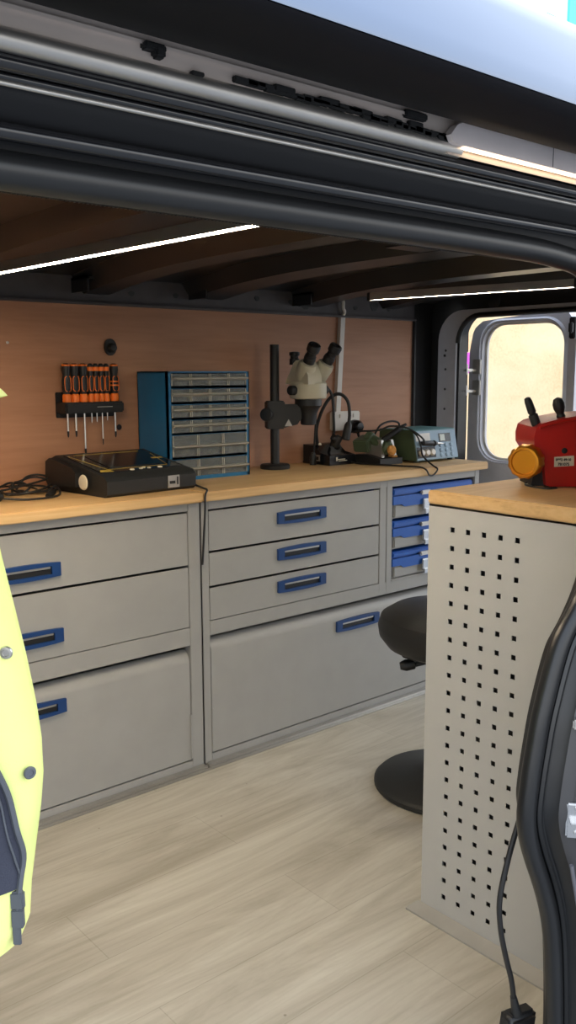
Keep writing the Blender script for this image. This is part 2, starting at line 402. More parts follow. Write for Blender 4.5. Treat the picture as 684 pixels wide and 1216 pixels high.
# metal channel: stacked folds down to the inner flange
def arc(cy, cz, r, a0, a1, n=7): return [(cy+r*math.cos(math.radians(a0+(a1-a0)*k/n)), cz+r*math.sin(math.radians(a0+(a1-a0)*k/n))) for k in range(n+1)]
def fold(name, cs, cy, r, mt, x1=X1): ext(arc(cy, Z(cy, cs), r, 0, 350, 14), mt, name, x1=x1)
fold('trim_9', .3625, .643, .0085, alu, .79)
fold('trim_10', .339, .648, .0062, foldm)
fold('trim_11', .3235, .655, .0030, foldm)
fold('trim_12', .3165, .656, .0020, alu)
ext([(.660, Z(.66, .315)), (.665, Z(.665, .30)), (.680, Z(.68, .274)), (.70, Z(.70, .274)), (.70, 1.42), (.66, 1.42)], chanm, 'trim_13')
fold('trim_14', .2655, .678, .0068, foldm)
ext([(.690, Z(.69, .264)), (.700, Z(.70, .212)), (.712, Z(.712, .200)), (.73, Z(.73, .20)), (.735, Z(.735, .264))], chanm, 'trim_15', x1=1.2)
HS = [V((x, .695, z)) for x, z in [(-.6, Z(.695, .2235))]+[(-.2+.15*i, Z(.695, .2235)) for i in range(8)]+[(1.0, Z(.695, .2215)), (1.07, 1.280), (1.12, 1.273), (1.16, 1.252), (1.187, 1.20), (1.186, 1.12)]]
mb = MB(); mb.tube(HS, .0155, 16, 6); struct('trim_25', mb, sealm)
# fine serrated inner lip of the seal
mb = MB()
for i in range(300):
    x = -.1+i*.0042; mb.box(x, x+.0018, .7285, .7315, Z(.73, .2005)-.001, Z(.73, .2005)+.003)
struct('trim_16', mb, sealm)
# headliner carrier behind the channel up to the roof
struct('trim_17', B(X0, 2.95, .70, .735, 1.30, 1.455), roofm)
# mastic smears on the primer
random.seed(11)
mb = MB()
for i in range(26):
    t = i/25; x = .50+.27*t; z = Z(.637, .384-.006*t+random.uniform(-.003, .003))
    mb.obox((x, .638, z), (1, 0, random.uniform(-.05, .0)), (0, 1, 0), (0, 0, 1), .009+.004*random.random(), .003, .0014+.0022*random.random()*(1+t), .0007)
mb.obox((.715, .637, Z(.637, .3985)), (1, 0, 0), (0, 1, 0), (0, 0, 1), .016, .004, .0035, .0015)
mb.obox((.408, .637, Z(.637, .395)), (1, 0, 0), (0, 1, 0), (0, 0, 1), .010, .005, .0030, .0015)
mb.obox((.412, .636, Z(.637, .390)), (1, 0, 0), (0, 1, 0), (0, 0, 1), .005, .005, .0045, .002)
mb.obox((.45, .638, Z(.637, .378)), (1, 0, 0), (0, 1, 0), (0, 0, 1), .006, .003, .0016, .0007)
obj('sealant_smear', mb, mastic, pan)
# off-white cover with an LED strip under it, right part of the header
xa = .765
cz0, cz1 = Z(.632, .3705), Z(.632, .41)
pts = [(xa+.02, cz1), (xa+.006, cz1-.006), (xa-.004, cz0+.008), (xa, cz0+.002), (xa+.006, cz0), (1.9, cz0), (1.9, cz1)]
cov = struct('trim_18', MB().prism([(x, .628, z) for x, z in pts], (0, .010, 0), .0015), coverm)
obj('cover_joint', B(.945, .9455, .6275, .629, cz0+.001, cz1), ink, cov)
hl = tag(obj('led_strip_light', B(xa+.02, 1.85, .630, .638, Z(.634, .3668), Z(.634, .3686), .0004), led_h), 'thin lit strip tucked under the off-white cover of the door header', 'light', )
ext([(.634, Z(.634, .353)), (.642, Z(.642, .3645)), (.650, Z(.65, .3645)), (.65, Z(.65, .353))], cream, 'trim_19', x0=xa, x1=1.88)

# ------------------------------------------------------------------ rear pillar of the side opening, with seal
cont = [(1.160, 1.12), (1.158, 1.03), (1.145, .93), (1.122, .855), (1.093, .812), (1.050, .765), (1.014, .68), (.998, .62), (.988, .57), (.984, .53), (.990, .495), (1.006, .455), (1.028, .41), (1.047, .365), (1.060, .32), (1.068, .27), (1.078, .167), (1.082, .05), (1.082, -.12)]
k_ = .675/.66
cont = [V((x*k_, .675, H+(z-H)*k_)) for x, z in cont]
cs = smooth(cont, 6)
def along(profile, name, mats, parent=None, r_extra=None):
    rows = []
    for i, p in enumerate(cs):
        t = (cs[min(i+1, len(cs)-1)]-cs[max(i-1, 0)]).normalized(); n = V((-t.z, 0, t.x))
        if n.x < 0: n = -n
        rows.append([p+n*a+V((0, b_, 0)) if a < 5 else V((2.95, p.y+b_, p.z)) for a, b_ in profile])
    mb = MB(); mb.grid(rows)
    return struct(name, mb, mats) if parent is None else obj(name, mb, mats, parent)
along(arc(.0085, .0, .0135, 0, 360, 14), 'trim_20', sealm)
pl = along([(.055, .05), (.030, .012), (.0215, -.003), (.0215, -.010), (.0245, -.014), (.0285, -.014), (.0315, -.010), (.034, -.011), (.040, -.021), (.042, -.030)], 'trim_21', sealm)
pl2 = along([(.042, -.030), (.046, -.036), (.056, -.042), (.066, -.075), (.075, -.115), (.085, -.15), (.095, -.165), (9, -.165)], 'trim_22', jambm)
# clip ribs low on the jamb
obj('jamb_rib', MB().tube([(1.066, .632, .44), (1.085, .632, .38), (1.105, .632, .32), (1.115, .632, .25)], .003), vanin, pl2)
# striker plate on the jamb
mb = MB(); c = V((1.0655, .6265, .510))
nx = V((-.77, -.63, 0)).normalized(); ty = V((.63, -.77, 0)).normalized()
mb.obox(c, ty, nx, UP, .015, .003, .026, .0025)
mb.obox(c+nx*.008+ty*.002, ty, nx, UP, .012, .007, .003, .0012); mb.obox(c+nx*.009+ty*.012+UP*.004, ty, nx, UP, .003, .009, .011, .0012)
for s_ in (-1, 1): mb.cyl(c+UP*.018*s_+nx*.001, c+UP*.018*s_+nx*.006, .004, seg=12)
tag(obj('door_striker', mb, chrome), 'chrome latch striker plate on the dark grey door pillar', 'latch')
tag(obj('bump_stop', MB().obox((1.071, .632, .648), ty, nx, UP, .010, .004, .007, .002).cyl((1.068, .632, .650), (1.058, .624, .651), .003), alu), 'small bright metal clip above the striker on the pillar', 'clip')

# ================================================================== CABINETS
def handle(x0, x1, zc, y, parent, h=.042):
    """recessed grip: bowed blue frame, dark pocket, light bar"""
    mb = MB(); mb.mat(0); L = x1-x0; t = .0115
    n = 8
    def bow(i): return .004*(1-(2*i/n-1)**2)
    topo = [(x0+L*i/n, zc+h/2-.004+bow(i)*.9) for i in range(n+1)]; boto = [(x0+L*i/n, zc-h/2+.004-bow(i)*.9) for i in range(n+1)]
    a, b_ = x0+.024, x1-.024; zt, zb = zc+h/2-.0115, zc-h/2+.0105
    mb.prism([(x, y-.008, z) for x, z in topo]+[(x1, y-.008, zt), (x0, y-.008, zt)], (0, .008, 0), .0012)
    mb.prism([(x, y-.008, z) for x, z in boto]+[(x1, y-.008, zb), (x0, y-.008, zb)], (0, .008, 0), .0012)
    mb.box(x0, a, y-.008, y, zb, zt); mb.box(b_, x1, y-.008, y, zb, zt)
    mb.mat(2).box(a, b_, y-.0015, y-.0005, zb, zt)
    mb.mat(1).box(a+.003, b_-.003, y-.006, y-.0015, zt-.006, zt-.0005, .0008)
    return obj('handle', mb, [blue, alu, black], parent)
def drawer(x0, x1, z0, z1, hx, root, hz=None):
    d = obj('drawer', B(x0+.002, x1-.002, FY+.001, FY+.0045, z0+.0012, z1-.0052, .001).box(x0+.02, x1-.02, FY+.0045, FY+.36, z0+.014, z1-.04), grey, root)
    handle(hx[0], hx[1], (z0+z1)/2+.008 if hz is None else hz, FY+.001, d)
def flap(x0, x1, z0, z1, hx, hz, root):
    y = FY+.002
    prof = [(y, z0), (y, z1-.034), (y+.002, z1-.022), (y+.010, z1-.008), (y+.020, z1-.001), (y+.034, z1), (y+.034, z1-.003), (y+.021, z1-.006), (y+.014, z1-.012), (y+.012, z0)]
    d = obj('flap_door', MB().prism([(x0+.0035, a, b_) for a, b_ in prof], (x1-x0-.007, 0, 0)), grey, root)
    handle(hx[0], hx[1], hz, y, d)
    obj('hinge_strip', B(x0+.0005, x0+.006, FY-.003, FY+.004, z0+.005, z0+.135, .001), grey, d)
    obj('hinge_strip', B(x1-.006, x1-.0005, FY-.003, FY+.004, z0+.005, z0+.135, .001), grey, d)
def carcass(root, x0, x1, stiles, rails, top=.778):
    mb = MB()
    mb.box(x0, x0+.002, FY, WY-.01, 0, top); mb.box(x1-.002, x1, FY, WY-.01, 0, top)
    mb.box(x0, x1, WY-.02, WY-.01, 0, top); mb.box(x0, x1, FY, WY-.01, top-.004, top)
    for a, b_, z0, z1 in stiles: mb.box(a, b_, FY, FY+.03, z0, z1, .0015)
    for a, b_, z0, z1 in rails: mb.box(a, b_, FY+.0005, FY+.03, z0, z1, .0015)
    return obj('body', mb, grey, root)
# left cabinet
lc = thing('drawer_cabinet', (.89, 2.2, 0), 'grey steel cabinet under the left worktop with two deep drawers above a flap', 'cabinet')
carcass(lc, .38, 1.408, [(.38, .41, 0, .778), (1.37, 1.408, 0, .778)], [(.41, 1.37, .754, .778), (.41, 1.37, .372, .424), (.41, 1.37, .0, .030)])
drawer(.41, 1.37, .602, .754, (.795, .985), lc, .651); drawer(.41, 1.37, .425, .602, (.795, .985), lc, .482)
flap(.41, 1.37, .0345, .355, (.795, .985), .297, lc)
obj('plinth', B(.38, 1.408, FY-.022, FY, 0, .012, .002), alu, lc)
# right cabinet
rc = thing('drawer_cabinet', (2.03, 2.2, 0), 'wider grey steel cabinet with three drawers and a long flap below the microscope', 'cabinet')
carcass(rc, 1.4135, 2.655, [(1.4135, 1.438, 0, .778), (2.131, 2.163, .39, .778), (2.165, 2.192, .39, .778), (2.63, 2.655, 0, .778)],
        [(1.438, 2.63, .752, .778), (1.438, 2.63, .388, .430), (1.438, 2.63, 0, .031), (2.192, 2.63, .426, .434)])
for z0, z1 in ((.632, .752), (.531, .632), (.431, .531)): drawer(1.438, 2.131, z0, z1, (1.689, 1.884), rc)
flap(1.438, 2.63, .0355, .373, (1.935, 2.13), .318, rc)
obj('plinth', B(1.4135, 2.655, FY-.022, FY, 0, .012, .002), alu, rc)
# three lidded tool cases in the side bay
CASES = [(.640, .746, 'topmost of the three grey tool cases with blue fronts in the right cabinet'),
         (.535, .634, 'middle blue-fronted grey tool case in the stack of three in the right cabinet'),
         (.434, .529, 'lowest blue-fronted grey tool case in the right cabinet just above the long flap')]
for z0, z1, lab in CASES:
    t = thing('tool_case', (2.41, 2.2, z0), lab, 'tool case', 'tool cases in the right cabinet')
    a, b_ = 2.196, 2.626; h = z1-z0
    obj('case_body', B(a+.004, b_-.004, FY+.008, FY+.36, z0, z1-h*.48, .006).box(a+.012, b_-.012, FY+.004, FY+.02, z0+.004, z1-h*.56, .003), grey, t)
    zs, zm = z1-h*.54, z1-h*.27
    prof = [(a, zm), (a, zs), (a+.04, zs), (a+.055, zs-.009), (b_-.055, zs-.009), (b_-.04, zs), (b_, zs), (b_, zm)]
    mb = MB().prism([(x, FY-.001, z) for x, z in prof], (0, .018, 0), .002)
    mb.box(a, b_, FY+.008, FY+.36, zm, z1-.004, .004); mb.box(a+.006, b_-.006, FY+.002, FY+.02, zm+.004, z1-.006, .003)
    lid = obj('lid', mb, bblue, t)
    la = obj('latch', B(2.338, 2.373, FY-.012, FY-.001, zs-.03, zs+.010, .003).box(2.343, 2.368, FY-.016, FY-.010, zs-.042, zs-.024, .002), chrome, t)
    obj('catch', B(2.331, 2.380, FY-.010, FY+.004, zm-.004, zm+.010, .003), alu, t)
# worktops
tag(obj('worktop', B(.36, 1.409, 2.002, WY-.001, .778, .805, .003), pine), 'pine worktop on the left cabinet, under the coiled cable and black tester', 'worktop')
tag(obj('worktop', B(1.413, 2.68, 2.002, WY-.001, .778, .805, .003), pine), 'longer pine worktop carrying the blue drawer box and the microscope', 'worktop')
obj_skid = struct('baseboard_back', B(.38, 2.66, FY-.03, FY-.021, 0, .006, .002), alu)

# near perforated cabinet --------------------------------------------------
PX = 1.356; NY0, NY1 = .735, 1.153
pc = thing('perforated_cabinet', (1.9, .95, 0), 'pale grey steel cabinet with perforated end panel beside the side door', 'cabinet')
# panel as a grid with square holes removed
rowsz = [.0535+i*.0368 for i in range(22)]; colsy = [1.0930-i*.0374 for i in range(5)]; hs = .0051
yl = sorted({NY0, NY1} | {round(y+s_*hs, 5) for y in colsy for s_ in (-1, 1)}); zl = sorted({0.0, .872} | {round(z+s_*hs, 5) for z in rowsz for s_ in (-1, 1)})
mb = MB(); gv = {}
for j, z in enumerate(zl):
    for i, y in enumerate(yl): gv[i, j] = mb.bm.verts.new((PX, y, z))
hole = lambda y, z: any(abs(y-cy) < hs for cy in colsy) and any(abs(z-cz) < hs for cz in rowsz)
for j in range(len(zl)-1):
    for i in range(len(yl)-1):
        if not hole((yl[i]+yl[i+1])/2, (zl[j]+zl[j+1])/2):
            mb.bm.faces.new([gv[i, j], gv[i, j+1], gv[i+1, j+1], gv[i+1, j]])
bmesh.ops.recalc_face_normals(mb.bm, faces=mb.bm.faces)
if sum(f.normal.x for f in mb.bm.faces) > 0: bmesh.ops.reverse_faces(mb.bm, faces=mb.bm.faces)
ep = obj('perforated_panel', mb, lgrey, pc, solid=.0018, recalc=False)
mb = B(PX+.001, 2.58, NY1-.022, NY1, .0, .03); mb.box(PX+.001, PX+.022, NY1-.02, NY1, 0, .872); mb.box(2.56, 2.58, NY0, NY1, 0, .872); mb.box(PX, 2.58, NY0, NY0+.002, 0, .872)
mb.box(PX+.03, 2.58, NY1-.02, NY1-.002, .03, .868); mb.box(PX, 2.58, NY0, NY1, .868, .872)
obj('body', mb, lgrey, pc)
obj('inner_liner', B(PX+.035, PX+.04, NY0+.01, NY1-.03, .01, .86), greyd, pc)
tag(obj('worktop', B(PX-.003, 2.6, NY0, NY1+.002, .872, .899, .003), pine), 'pine worktop on the perforated cabinet, under the red machine', 'worktop')
struct('trim_23', MB().prism([(PX-.028, NY1+.018, 0), (PX-.028, NY1+.018, .004), (PX-.008, NY1+.012, .011), (PX-.0005, NY1+.006, .016), (PX-.0005, NY1+.006, 0)], (0, -.5, 0)), stripm)

# ================================================================== LIGHTS in the roof
def led(p0, p1, w, lab, mt):
    t = thing('led_strip_light', ((p0[0]+p1[0])/2, (p0[1]+p1[1])/2, p0[2]), lab, 'light')
    p0, p1 = V(p0), V(p1); d = (p1-p0).normalized(); s_ = d.cross(UP).normalized(); u_ = s_.cross(d); L = (p1-p0).length/2; c = (p0+p1)/2
    ch = MB().obox(c+u_*.012, d, s_, u_, L+.004, w/2+.0015, .005, .0005)
    for q in (-1, 1): ch.obox(c+s_*q*(w/2+.001)+u_*.005, d, s_, u_, L+.004, .0008, .0085)
    obj('channel', ch, alu, t)
    obj('diffuser', MB().obox(c+u_*.002, d, s_, u_, L, w/2, .0045, .001), mt, t)
    for e in (p0-d*.008, p1+d*.008): obj('end_cap', MB().obox(e+u_*.006, d, s_, u_, .006, w/2+.003, .012, .002), black, t)
led((.822, 1.02, 1.339), (.79, 1.92, 1.339), .016, 'long glowing strip light across the roof above the left worktop', led_w)
led((1.99, 1.25, 1.336), (1.885, 1.83, 1.336), .009, 'thin glowing strip light under the roof near the rear door', led_c)

# ================================================================== ITEMS ON THE BACK WALL
# screwdriver rack: x from left, tip height, handle size
rk = thing('screwdriver_rack', (1.29, 2.42, 1.0), 'black screwdriver rack screwed to the plywood above the black tester', 'rack')
mb = B(1.196, 1.388, 2.375, 2.44, 1.014, 1.046, .004); mb.box(1.196, 1.388, 2.436, WY, 1.0, 1.075, .002); mb.box(1.20, 1.384, 2.371, 2.376, 1.02, 1.040, .001)
obj('bracket', mb, black, rk); obj('maker_strip', B(1.295, 1.345, 2.3695, 2.3712, 1.031, 1.0325), alu, rk)
SD = [(1.212, .945, .0125, 1, 'leftmost screwdriver in the wall rack, large handle and dark tip'),
      (1.238, .945, .0125, 1, 'second screwdriver from the left in the rack, large handle and dark tip'),
      (1.266, .892, .0125, 1, 'third screwdriver from the left in the rack, with the longest blade'),
      (1.290, .985, .0085, 0, 'first of the slim short screwdrivers right of the longest blade'),
      (1.307, .987, .0085, 0, 'second slim short screwdriver in the wall rack'),
      (1.325, .918, .0085, 0, 'slim screwdriver with the long blade in the middle of the rack'),
      (1.342, .99, .0085, 0, 'rightmost slim short screwdriver in the wall rack'),
      (1.368, .938, .0125, 1, 'rightmost screwdriver in the rack, large striped handle')]
for x, tip, r, big, lab in SD:
    y = 2.397
    t = thing('screwdriver', (x, y, tip), lab, 'screwdriver', 'screwdrivers in the wall rack')
    prof = [(r*.72, 1.046), (r*.8, 1.05), (r*.8, 1.066)]
    obj('collar', MB().lathe([(r*.95, 1.0465), (r*1.02, 1.050), (r*1.02, 1.066), (r*.8, 1.07)], (x, y, 0), UP, 14), orange, t)
    obj('handle', MB().lathe([(r*.75, 1.068), (r*.85, 1.075), (r, 1.085), (r*1.02, 1.11), (r*.8, 1.125), (r, 1.138), (r*.95, 1.153), (r*.5, 1.158)], (x, y, 0), UP, 14), black, t)
    for s_ in (-1, 1):
        mb = MB(); mb.tube([(x+s_*r*.25, y-r*1.0, 1.078), (x+s_*r*.72, y-r*.85, 1.083), (x+s_*r*.74, y-r*.82, 1.115), (x+s_*r*.3, y-r*.98, 1.121)], .0012, 6, 3); obj('grip_inlay', mb, orange, t)
    mb = MB()
    if not big: mb.lathe([(r*1.0, 1.136), (r*1.06, 1.139), (r*1.03, 1.147), (r*.9, 1.149)], (x, y, 0), UP, 14, cap=False)
    else: mb.lathe([(r*.96, 1.150), (r*.98, 1.152), (r*.9, 1.155)], (x, y, 0), UP, 14, cap=False)
    obj('end_ring', mb, orange, t)
    if lab.startswith('rightmost screwdriver'):
        for z in (1.092, 1.103): obj('grip_ring', MB().lathe([(r*1.03, z), (r*1.05, z+.002), (r*1.03, z+.004)], (x, y, 0), UP, 14, cap=False), orange, t)
    obj('blade', MB().cyl((x, y, tip+.018), (x, y, 1.05), .0026 if big else .0019, seg=10), steel, t)
    obj('tip', MB().lathe([(.0012, 0), (.0028 if big else .0016, .006), (.0030 if big else .0018, .018)], (x, y, tip), UP, 10), black if tip < .96 else steel, t)
# black wall knob above the rack
t = thing('coat_hook', (1.381, WY, 1.19), 'small black round-topped hook on the plywood above the screwdrivers', 'hook')
obj('back_plate', MB().prism([(1.381+.020*math.cos(a), WY-.008, 1.208+(.024 if math.sin(a) > 0 else .026)*math.sin(a)) for a in [2*PI*k/20 for k in range(20)]], (0, .008, 0), .003), black, t)
obj('peg', MB().lathe([(.014, 0), (.013, .012), (.010, .018), (.004, .020)], (1.383, WY-.006, 1.205), (0, -1, 0)), rubber, t)
# dark cable clip by the plywood
tag(obj('wall_screw', MB().lathe([(.004, 0), (.004, .002), (.002, .003)], (1.06, WY, 1.215), (0, -1, 0), 12), alu), 'tiny bright screw head in the plywood at the upper left', 'screw')
for x, z, lab in [(1.405, .965, 'dark round plug in the plywood right of the screwdriver blades'), (1.512, 1.01, 'dark spot-like plug in the plywood beside the blue drawer box')]:
    tag(obj('hole_plug', MB().lathe([(.009, 0), (.008, .002), (.003, .003)], (x, WY, z), (0, -1, 0), 14), black), lab, 'plug')
tag(obj('hole_plug', MB().lathe([(.008, 0), (.007, .002), (.003, .003)], (2.025, WY, .975), (0, -1, 0), 14), black), 'dark plug in the plywood behind the microscope post', 'plug')
# trunking, cable, socket
t = thing('cable_trunking', (2.33, WY, .98), 'cream upright cable trunking on the plywood beside the microscope', 'cable trunking')
obj('trunk', MB().prism([(2.312, WY-.016, .965), (2.334, WY-.016, .965), (2.358, WY-.016, 1.335), (2.336, WY-.016, 1.335)], (0, .016, 0), .002), whitep, t)
obj('cable', MB().tube([(2.349, WY-.008, 1.33), (2.349, WY-.02, 1.348), (2.338, WY-.025, 1.362), (2.342, WY-.02, 1.385), (2.340, WY-.012, 1.41)], .006), whitep, t)
so = thing('wall_socket', (2.36, WY, .93), 'white double mains socket on the plywood behind the bench lamp', 'socket')
obj('plate', B(2.292, 2.428, WY-.028, WY, .915, .985, .004), whitep, so)
for x in (2.325, 2.395): obj('switch', B(x-.007, x+.007, WY-.032, WY-.027, .962, .976, .001), whitep, so)
pg = thing('plug_adaptor', (2.40, 2.38, .91), 'round black mains plug pushed into the white socket', 'plug')
obj('body', MB().lathe([(.024, 0), (.026, .012), (.024, .035), (.016, .045)], (2.385, WY-.028, .928), (0, -1, 0)), blackg, pg)
obj('flex_relief', MB().cyl((2.385, WY-.055, .912), (2.392, WY-.06, .885), .006, .004), black, pg)

# ================================================================== ITEMS ON THE BACK WORKTOP
ZT = .805
# coiled test lead
random.seed(5)
t = thing('test_lead', (1.02, 2.30, ZT), 'coiled black test lead lying on the left worktop', 'cable')
pts = []
for i in range(40):
    a = i*.80; q = i/39
    rx, ry = .040+.030*random.random(), .030+.03*random.random()
    pts.append((1.04+rx*math.cos(a)+.035*math.sin(i*.33), 2.31+ry*math.sin(a)+.012*math.cos(i*.5), ZT+.006+.040*random.random()*(.5+.5*math.sin(a+.7))))
pts = [(.80, 2.30, ZT+.004), (.92, 2.29, ZT+.012)]+pts+[(1.10, 2.24, ZT+.01), (1.06, 2.18, ZT+.004), (.98, 2.17, ZT+.004), (.92, 2.19, ZT+.009)]
obj('lead', MB().tube(pts, .0030, 8, 5), black, t)
obj('connector', MB().lathe([(.006, 0), (.009, .008), (.009, .035), (.006, .05)], (1.075, 2.225, ZT+.011), (-.5, -.5, -.1)), black, t)
obj('plug', MB().lathe([(.007, 0), (.012, .008), (.012, .045), (.007, .055)], (.925, 2.205, ZT+.0125), (-1, .02, 0)), black, t)
# black portable tester
tt = thing('bench_tester', (1.30, 2.24, ZT), 'chunky black portable tester with yellow markings lying on the left worktop', 'test instrument')
fx = V((.99, .085, 0)).normalized(); fy = V((-.085, .99, 0)).normalized(); c0 = V((1.298, 2.222, ZT))
def tp(a, b_, z): return c0+fx*a+fy*b_+UP*z
prof = [(-.125, .0), (-.135, .008), (-.137, .042), (-.125, .054), (.11, .098), (.132, .090), (.135, .035), (.11, .0)]
mb = MB().prism([tp(-.158, b_, z) for b_, z in prof], fx*.30, .012, 3)
obj('case', mb, rubber, tt)
mb = MB().prism([tp(-.18, b_, z) for b_, z in [(-.02, .022), (-.02, .06), (.0, .072), (.11, .092), (.13, .082), (.135, .03), (.12, .014)]], fx*.05, .012, 3)
obj('side_bumper', mb, black, tt)
sl = V((0, 0, 0)); top = lambda a, b_, o=.001: tp(a-.008, b_, .054+(b_+.125)*.1872+o)
mb = MB(); mb.prism([top(-.135, -.09, .0), top(.135, -.09, .0), top(.135, .095, .0), top(-.135, .095, .0)], UP*.0025, .001); obj('face_panel', mb, blackg, tt)
mb = MB(); mb.prism([top(-.085, -.055, .002), top(.085, -.055, .002), top(.085, .065, .002), top(-.085, .065, .002)], UP*.002, .0005); obj('screen', mb, blackg, tt)
mb = MB()
for p, q in [((-.10, -.07), (.10, -.07)), ((-.10, -.07), (-.13, .08)), ((.10, -.07), (.13, .05)), ((-.11, .082), (.11, .082))]:
    d = V((q[0]-p[0], q[1]-p[1], 0)); n = V((-d.y, d.x, 0)).normalized()*.0008
    mb.prism([top(p[0]+n.x, p[1]+n.y, .0026), top(q[0]+n.x, q[1]+n.y, .0026), top(q[0]-n.x, q[1]-n.y, .0026), top(p[0]-n.x, p[1]-n.y, .0026)], UP*.0008)
mb.prism([top(-.135, -.085, .0026), top(-.095, -.09, .0026), top(-.10, -.075, .0026), top(-.125, -.068, .0026)], UP*.001)
mb.prism([top(.10, .0, .0026), top(.135, -.002, .0026), top(.135, .008, .0026), top(.10, .008, .0026)], UP*.001)
obj('yellow_marking', mb, yellow, tt, 'yellow printed lines')
for a in (-.035, -.005, .008, .022, .06): obj('button', MB().lathe([(.0075 if abs(a) > .03 else .005, 0), (.006, .003), (.003, .004)], top(a, -.088+(.006 if abs(a) < .02 and a > 0 else 0), .002), UP, 14), paper, tt)
obj('end_cap', MB().lathe([(.021, 0), (.019, .003), (.008, .004)], tp(-.171, -.045, .036), -fx, 20), paper, tt, 'pale oval disc on the left end')
mb = MB(); mb.mat(0).obox(tp(.062, -.1365, .026), fx, fy, UP, .020, .001, .017, .0004)
mb.mat(1).obox(tp(.057, -.138, .024), fx, fy, UP, .009, .0006, .004); mb.obox(tp(.075, -.138, .028), fx, fy, UP, .0022, .0006, .011); mb.obox(tp(.050, -.138, .024), fx, fy, UP, .003, .0006, .002)
obj('sticker', mb, [alu, ink], tt, 'silver sticker with a black key-like mark')
tag(obj('power_lead', MB().tube([(1.452, 2.14, .83), (1.458, 2.11, .812), (1.448, 2.06, .809), (1.428, 2.012, .809), (1.4115, 1.998, .795), (1.4108, 2.0, .74), (1.4108, 2.016, .60)], .003, 8, 5), black),
    'thin black lead dropping from the tester into the gap between the two cabinets', 'cable')
# screwdriver cuts / small dent on worktop edge left out: grain does it
# blue parts organizer ----------------------------------------------------
og = thing('parts_organizer', (1.62, 2.34, ZT), 'blue steel organizer of small clear drawers standing against the plywood', 'drawer organizer')
ox0, ox1, oy, oz1 = 1.468, 1.775, 2.262, 1.134
mb = B(ox0, ox0+.004, oy, 2.43, ZT, oz1); mb.box(ox1-.004, ox1, oy, 2.43, ZT, oz1); mb.box(ox0, ox1, oy, 2.43, oz1-.004, oz1); mb.box(ox0, ox1, 2.426, 2.43, ZT, oz1); mb.box(ox0, ox1, oy, 2.43, ZT, ZT+.012, .001)
mb.box(ox0, ox0+.012, oy, oy+.01, ZT, oz1); mb.box(ox1-.010, ox1, oy, oy+.01, ZT, oz1)
ROWS = [(1.091, 1.127, 4), (1.044, 1.081, 4), (.997, 1.033, 4), (.951, .987, 4), (.878, .943, 3), (.817, .868, 3)]
for i, (z0, z1, n) in enumerate(ROWS):
    mb.box(ox0+.004, ox1-.004, oy+.001, 2.42, z0-.008, z0-.002)
    if i: mb.box(ox0+.004, ox1-.004, oy+.001, oy+.008, z1+.001, ROWS[i-1][0]-.002)
mb.box(ox0+.004, ox1-.004, oy+.001, oy+.01, ZT+.002, .816)
obj('housing', mb, orgblue, og)
for z0, z1, n in ROWS:
    w = (ox1-ox0-.024)/n
    for k in range(n):
        a = ox0+.013+w*k; b_ = a+w-.003; mb = MB(); mb.mat(0)
        mb.box(a, b_, oy-.002, oy+.001, z0, z1); mb.box(a, a+.0015, oy+.001, oy+.13, z0, z1-.004); mb.box(b_-.0015, b_, oy+.001, oy+.13, z0, z1-.004); mb.box(a, b_, oy+.001, oy+.13, z0, z0+.0015)
        hm = (z0+z1)/2+(.002 if n == 4 else -.004)
        mb.mat(1).prism([(a-.001, oy-.002, hm-.005), (a-.001, oy-.017, hm+.001), (a-.001, oy-.017, hm+.004), (a-.001, oy-.002, hm+.006)], (b_-a+.002, 0, 0))
        mb.box(a, a+.003, oy-.004, oy-.002, z0, z1); mb.box(b_-.003, b_, oy-.004, oy-.002, z0, z1)
        mb.mat(2).box(a+.003, b_-.003, oy+.012, oy+.11, z0+.0015, z0+(z1-z0)*random.uniform(.3, .75))
        obj('drawer', mb, [clear, clearlip, partsm], og)
# microscope ---------------------------------------------------------------
ms = thing('stereo_microscope', (1.955, 2.345, ZT), 'cream stereo microscope with black eyepieces on a black post stand', 'microscope')
px, py = 1.950, 2.345
obj('base', MB().lathe([(.050, 0), (.051, .004), (.051, .012), (.047, .016), (.022, .018)], (px, py, ZT), UP, 36), black, ms)
obj('post', MB().cyl((px, py, ZT+.016), (px, py, 1.222), .0155, seg=28), black, ms)
hc = V((2.055, 2.292, 0))                                   # axis of the optics
ad = (hc-V((px, py, 0))).normalized(); an = V((ad.y, -ad.x, 0))
if an.dot(V((-.65, -.76, 0))) < 0: an = -an
P = lambda a, b_, z: V((px, py, 0))+ad*a+an*b_+UP*z
mb = MB(); mb.obox(P(.0, 0, .988), ad, an, UP, .030, .026, .047, .004); mb.obox(P(.05, .0, .995), ad, an, UP, .040, .020, .028, .004)
mb.prism([P(.03, -.018, .945), P(.075, -.018, .955), P(.085, -.018, .97), P(.03, -.018, .975)], an*.036, .002)
obj('focus_arm', mb, black, ms)
obj('focus_knob', MB().lathe([(.020, 0), (.022, .004), (.022, .018), (.020, .022), (.012, .023)], P(-.026, .012, .990), (-ad*.55+an*.8), 26), rubber, ms)
obj('focus_knob', MB().lathe([(.020, 0), (.022, .004), (.022, .018), (.018, .022)], P(.0, -.026, .990), -an, 26), rubber, ms)
obj('warning_sticker', MB().prism([P(.028, .0275, .950), P(.055, .0275, .950), P(.0415, .0275, .974)], an*.0008), alu, ms, 'pale triangular sticker')
mb = MB().lathe([(.021, .952), (.026, .955), (.028, .985), (.036, 1.005), (.040, 1.012), (.046, 1.018), (.046, 1.045), (.040, 1.047)], hc, UP, 32)
obj('objective', mb, black, ms)
mb = MB().lathe([(.052, 1.040), (.061, 1.043), (.063, 1.05), (.063, 1.092), (.058, 1.098)], hc, UP, 36)
side = [(.058, 1.090), (.054, 1.104), (.018, 1.160), (.004, 1.170), (-.022, 1.168), (-.040, 1.150), (-.056, 1.118), (-.058, 1.090)]
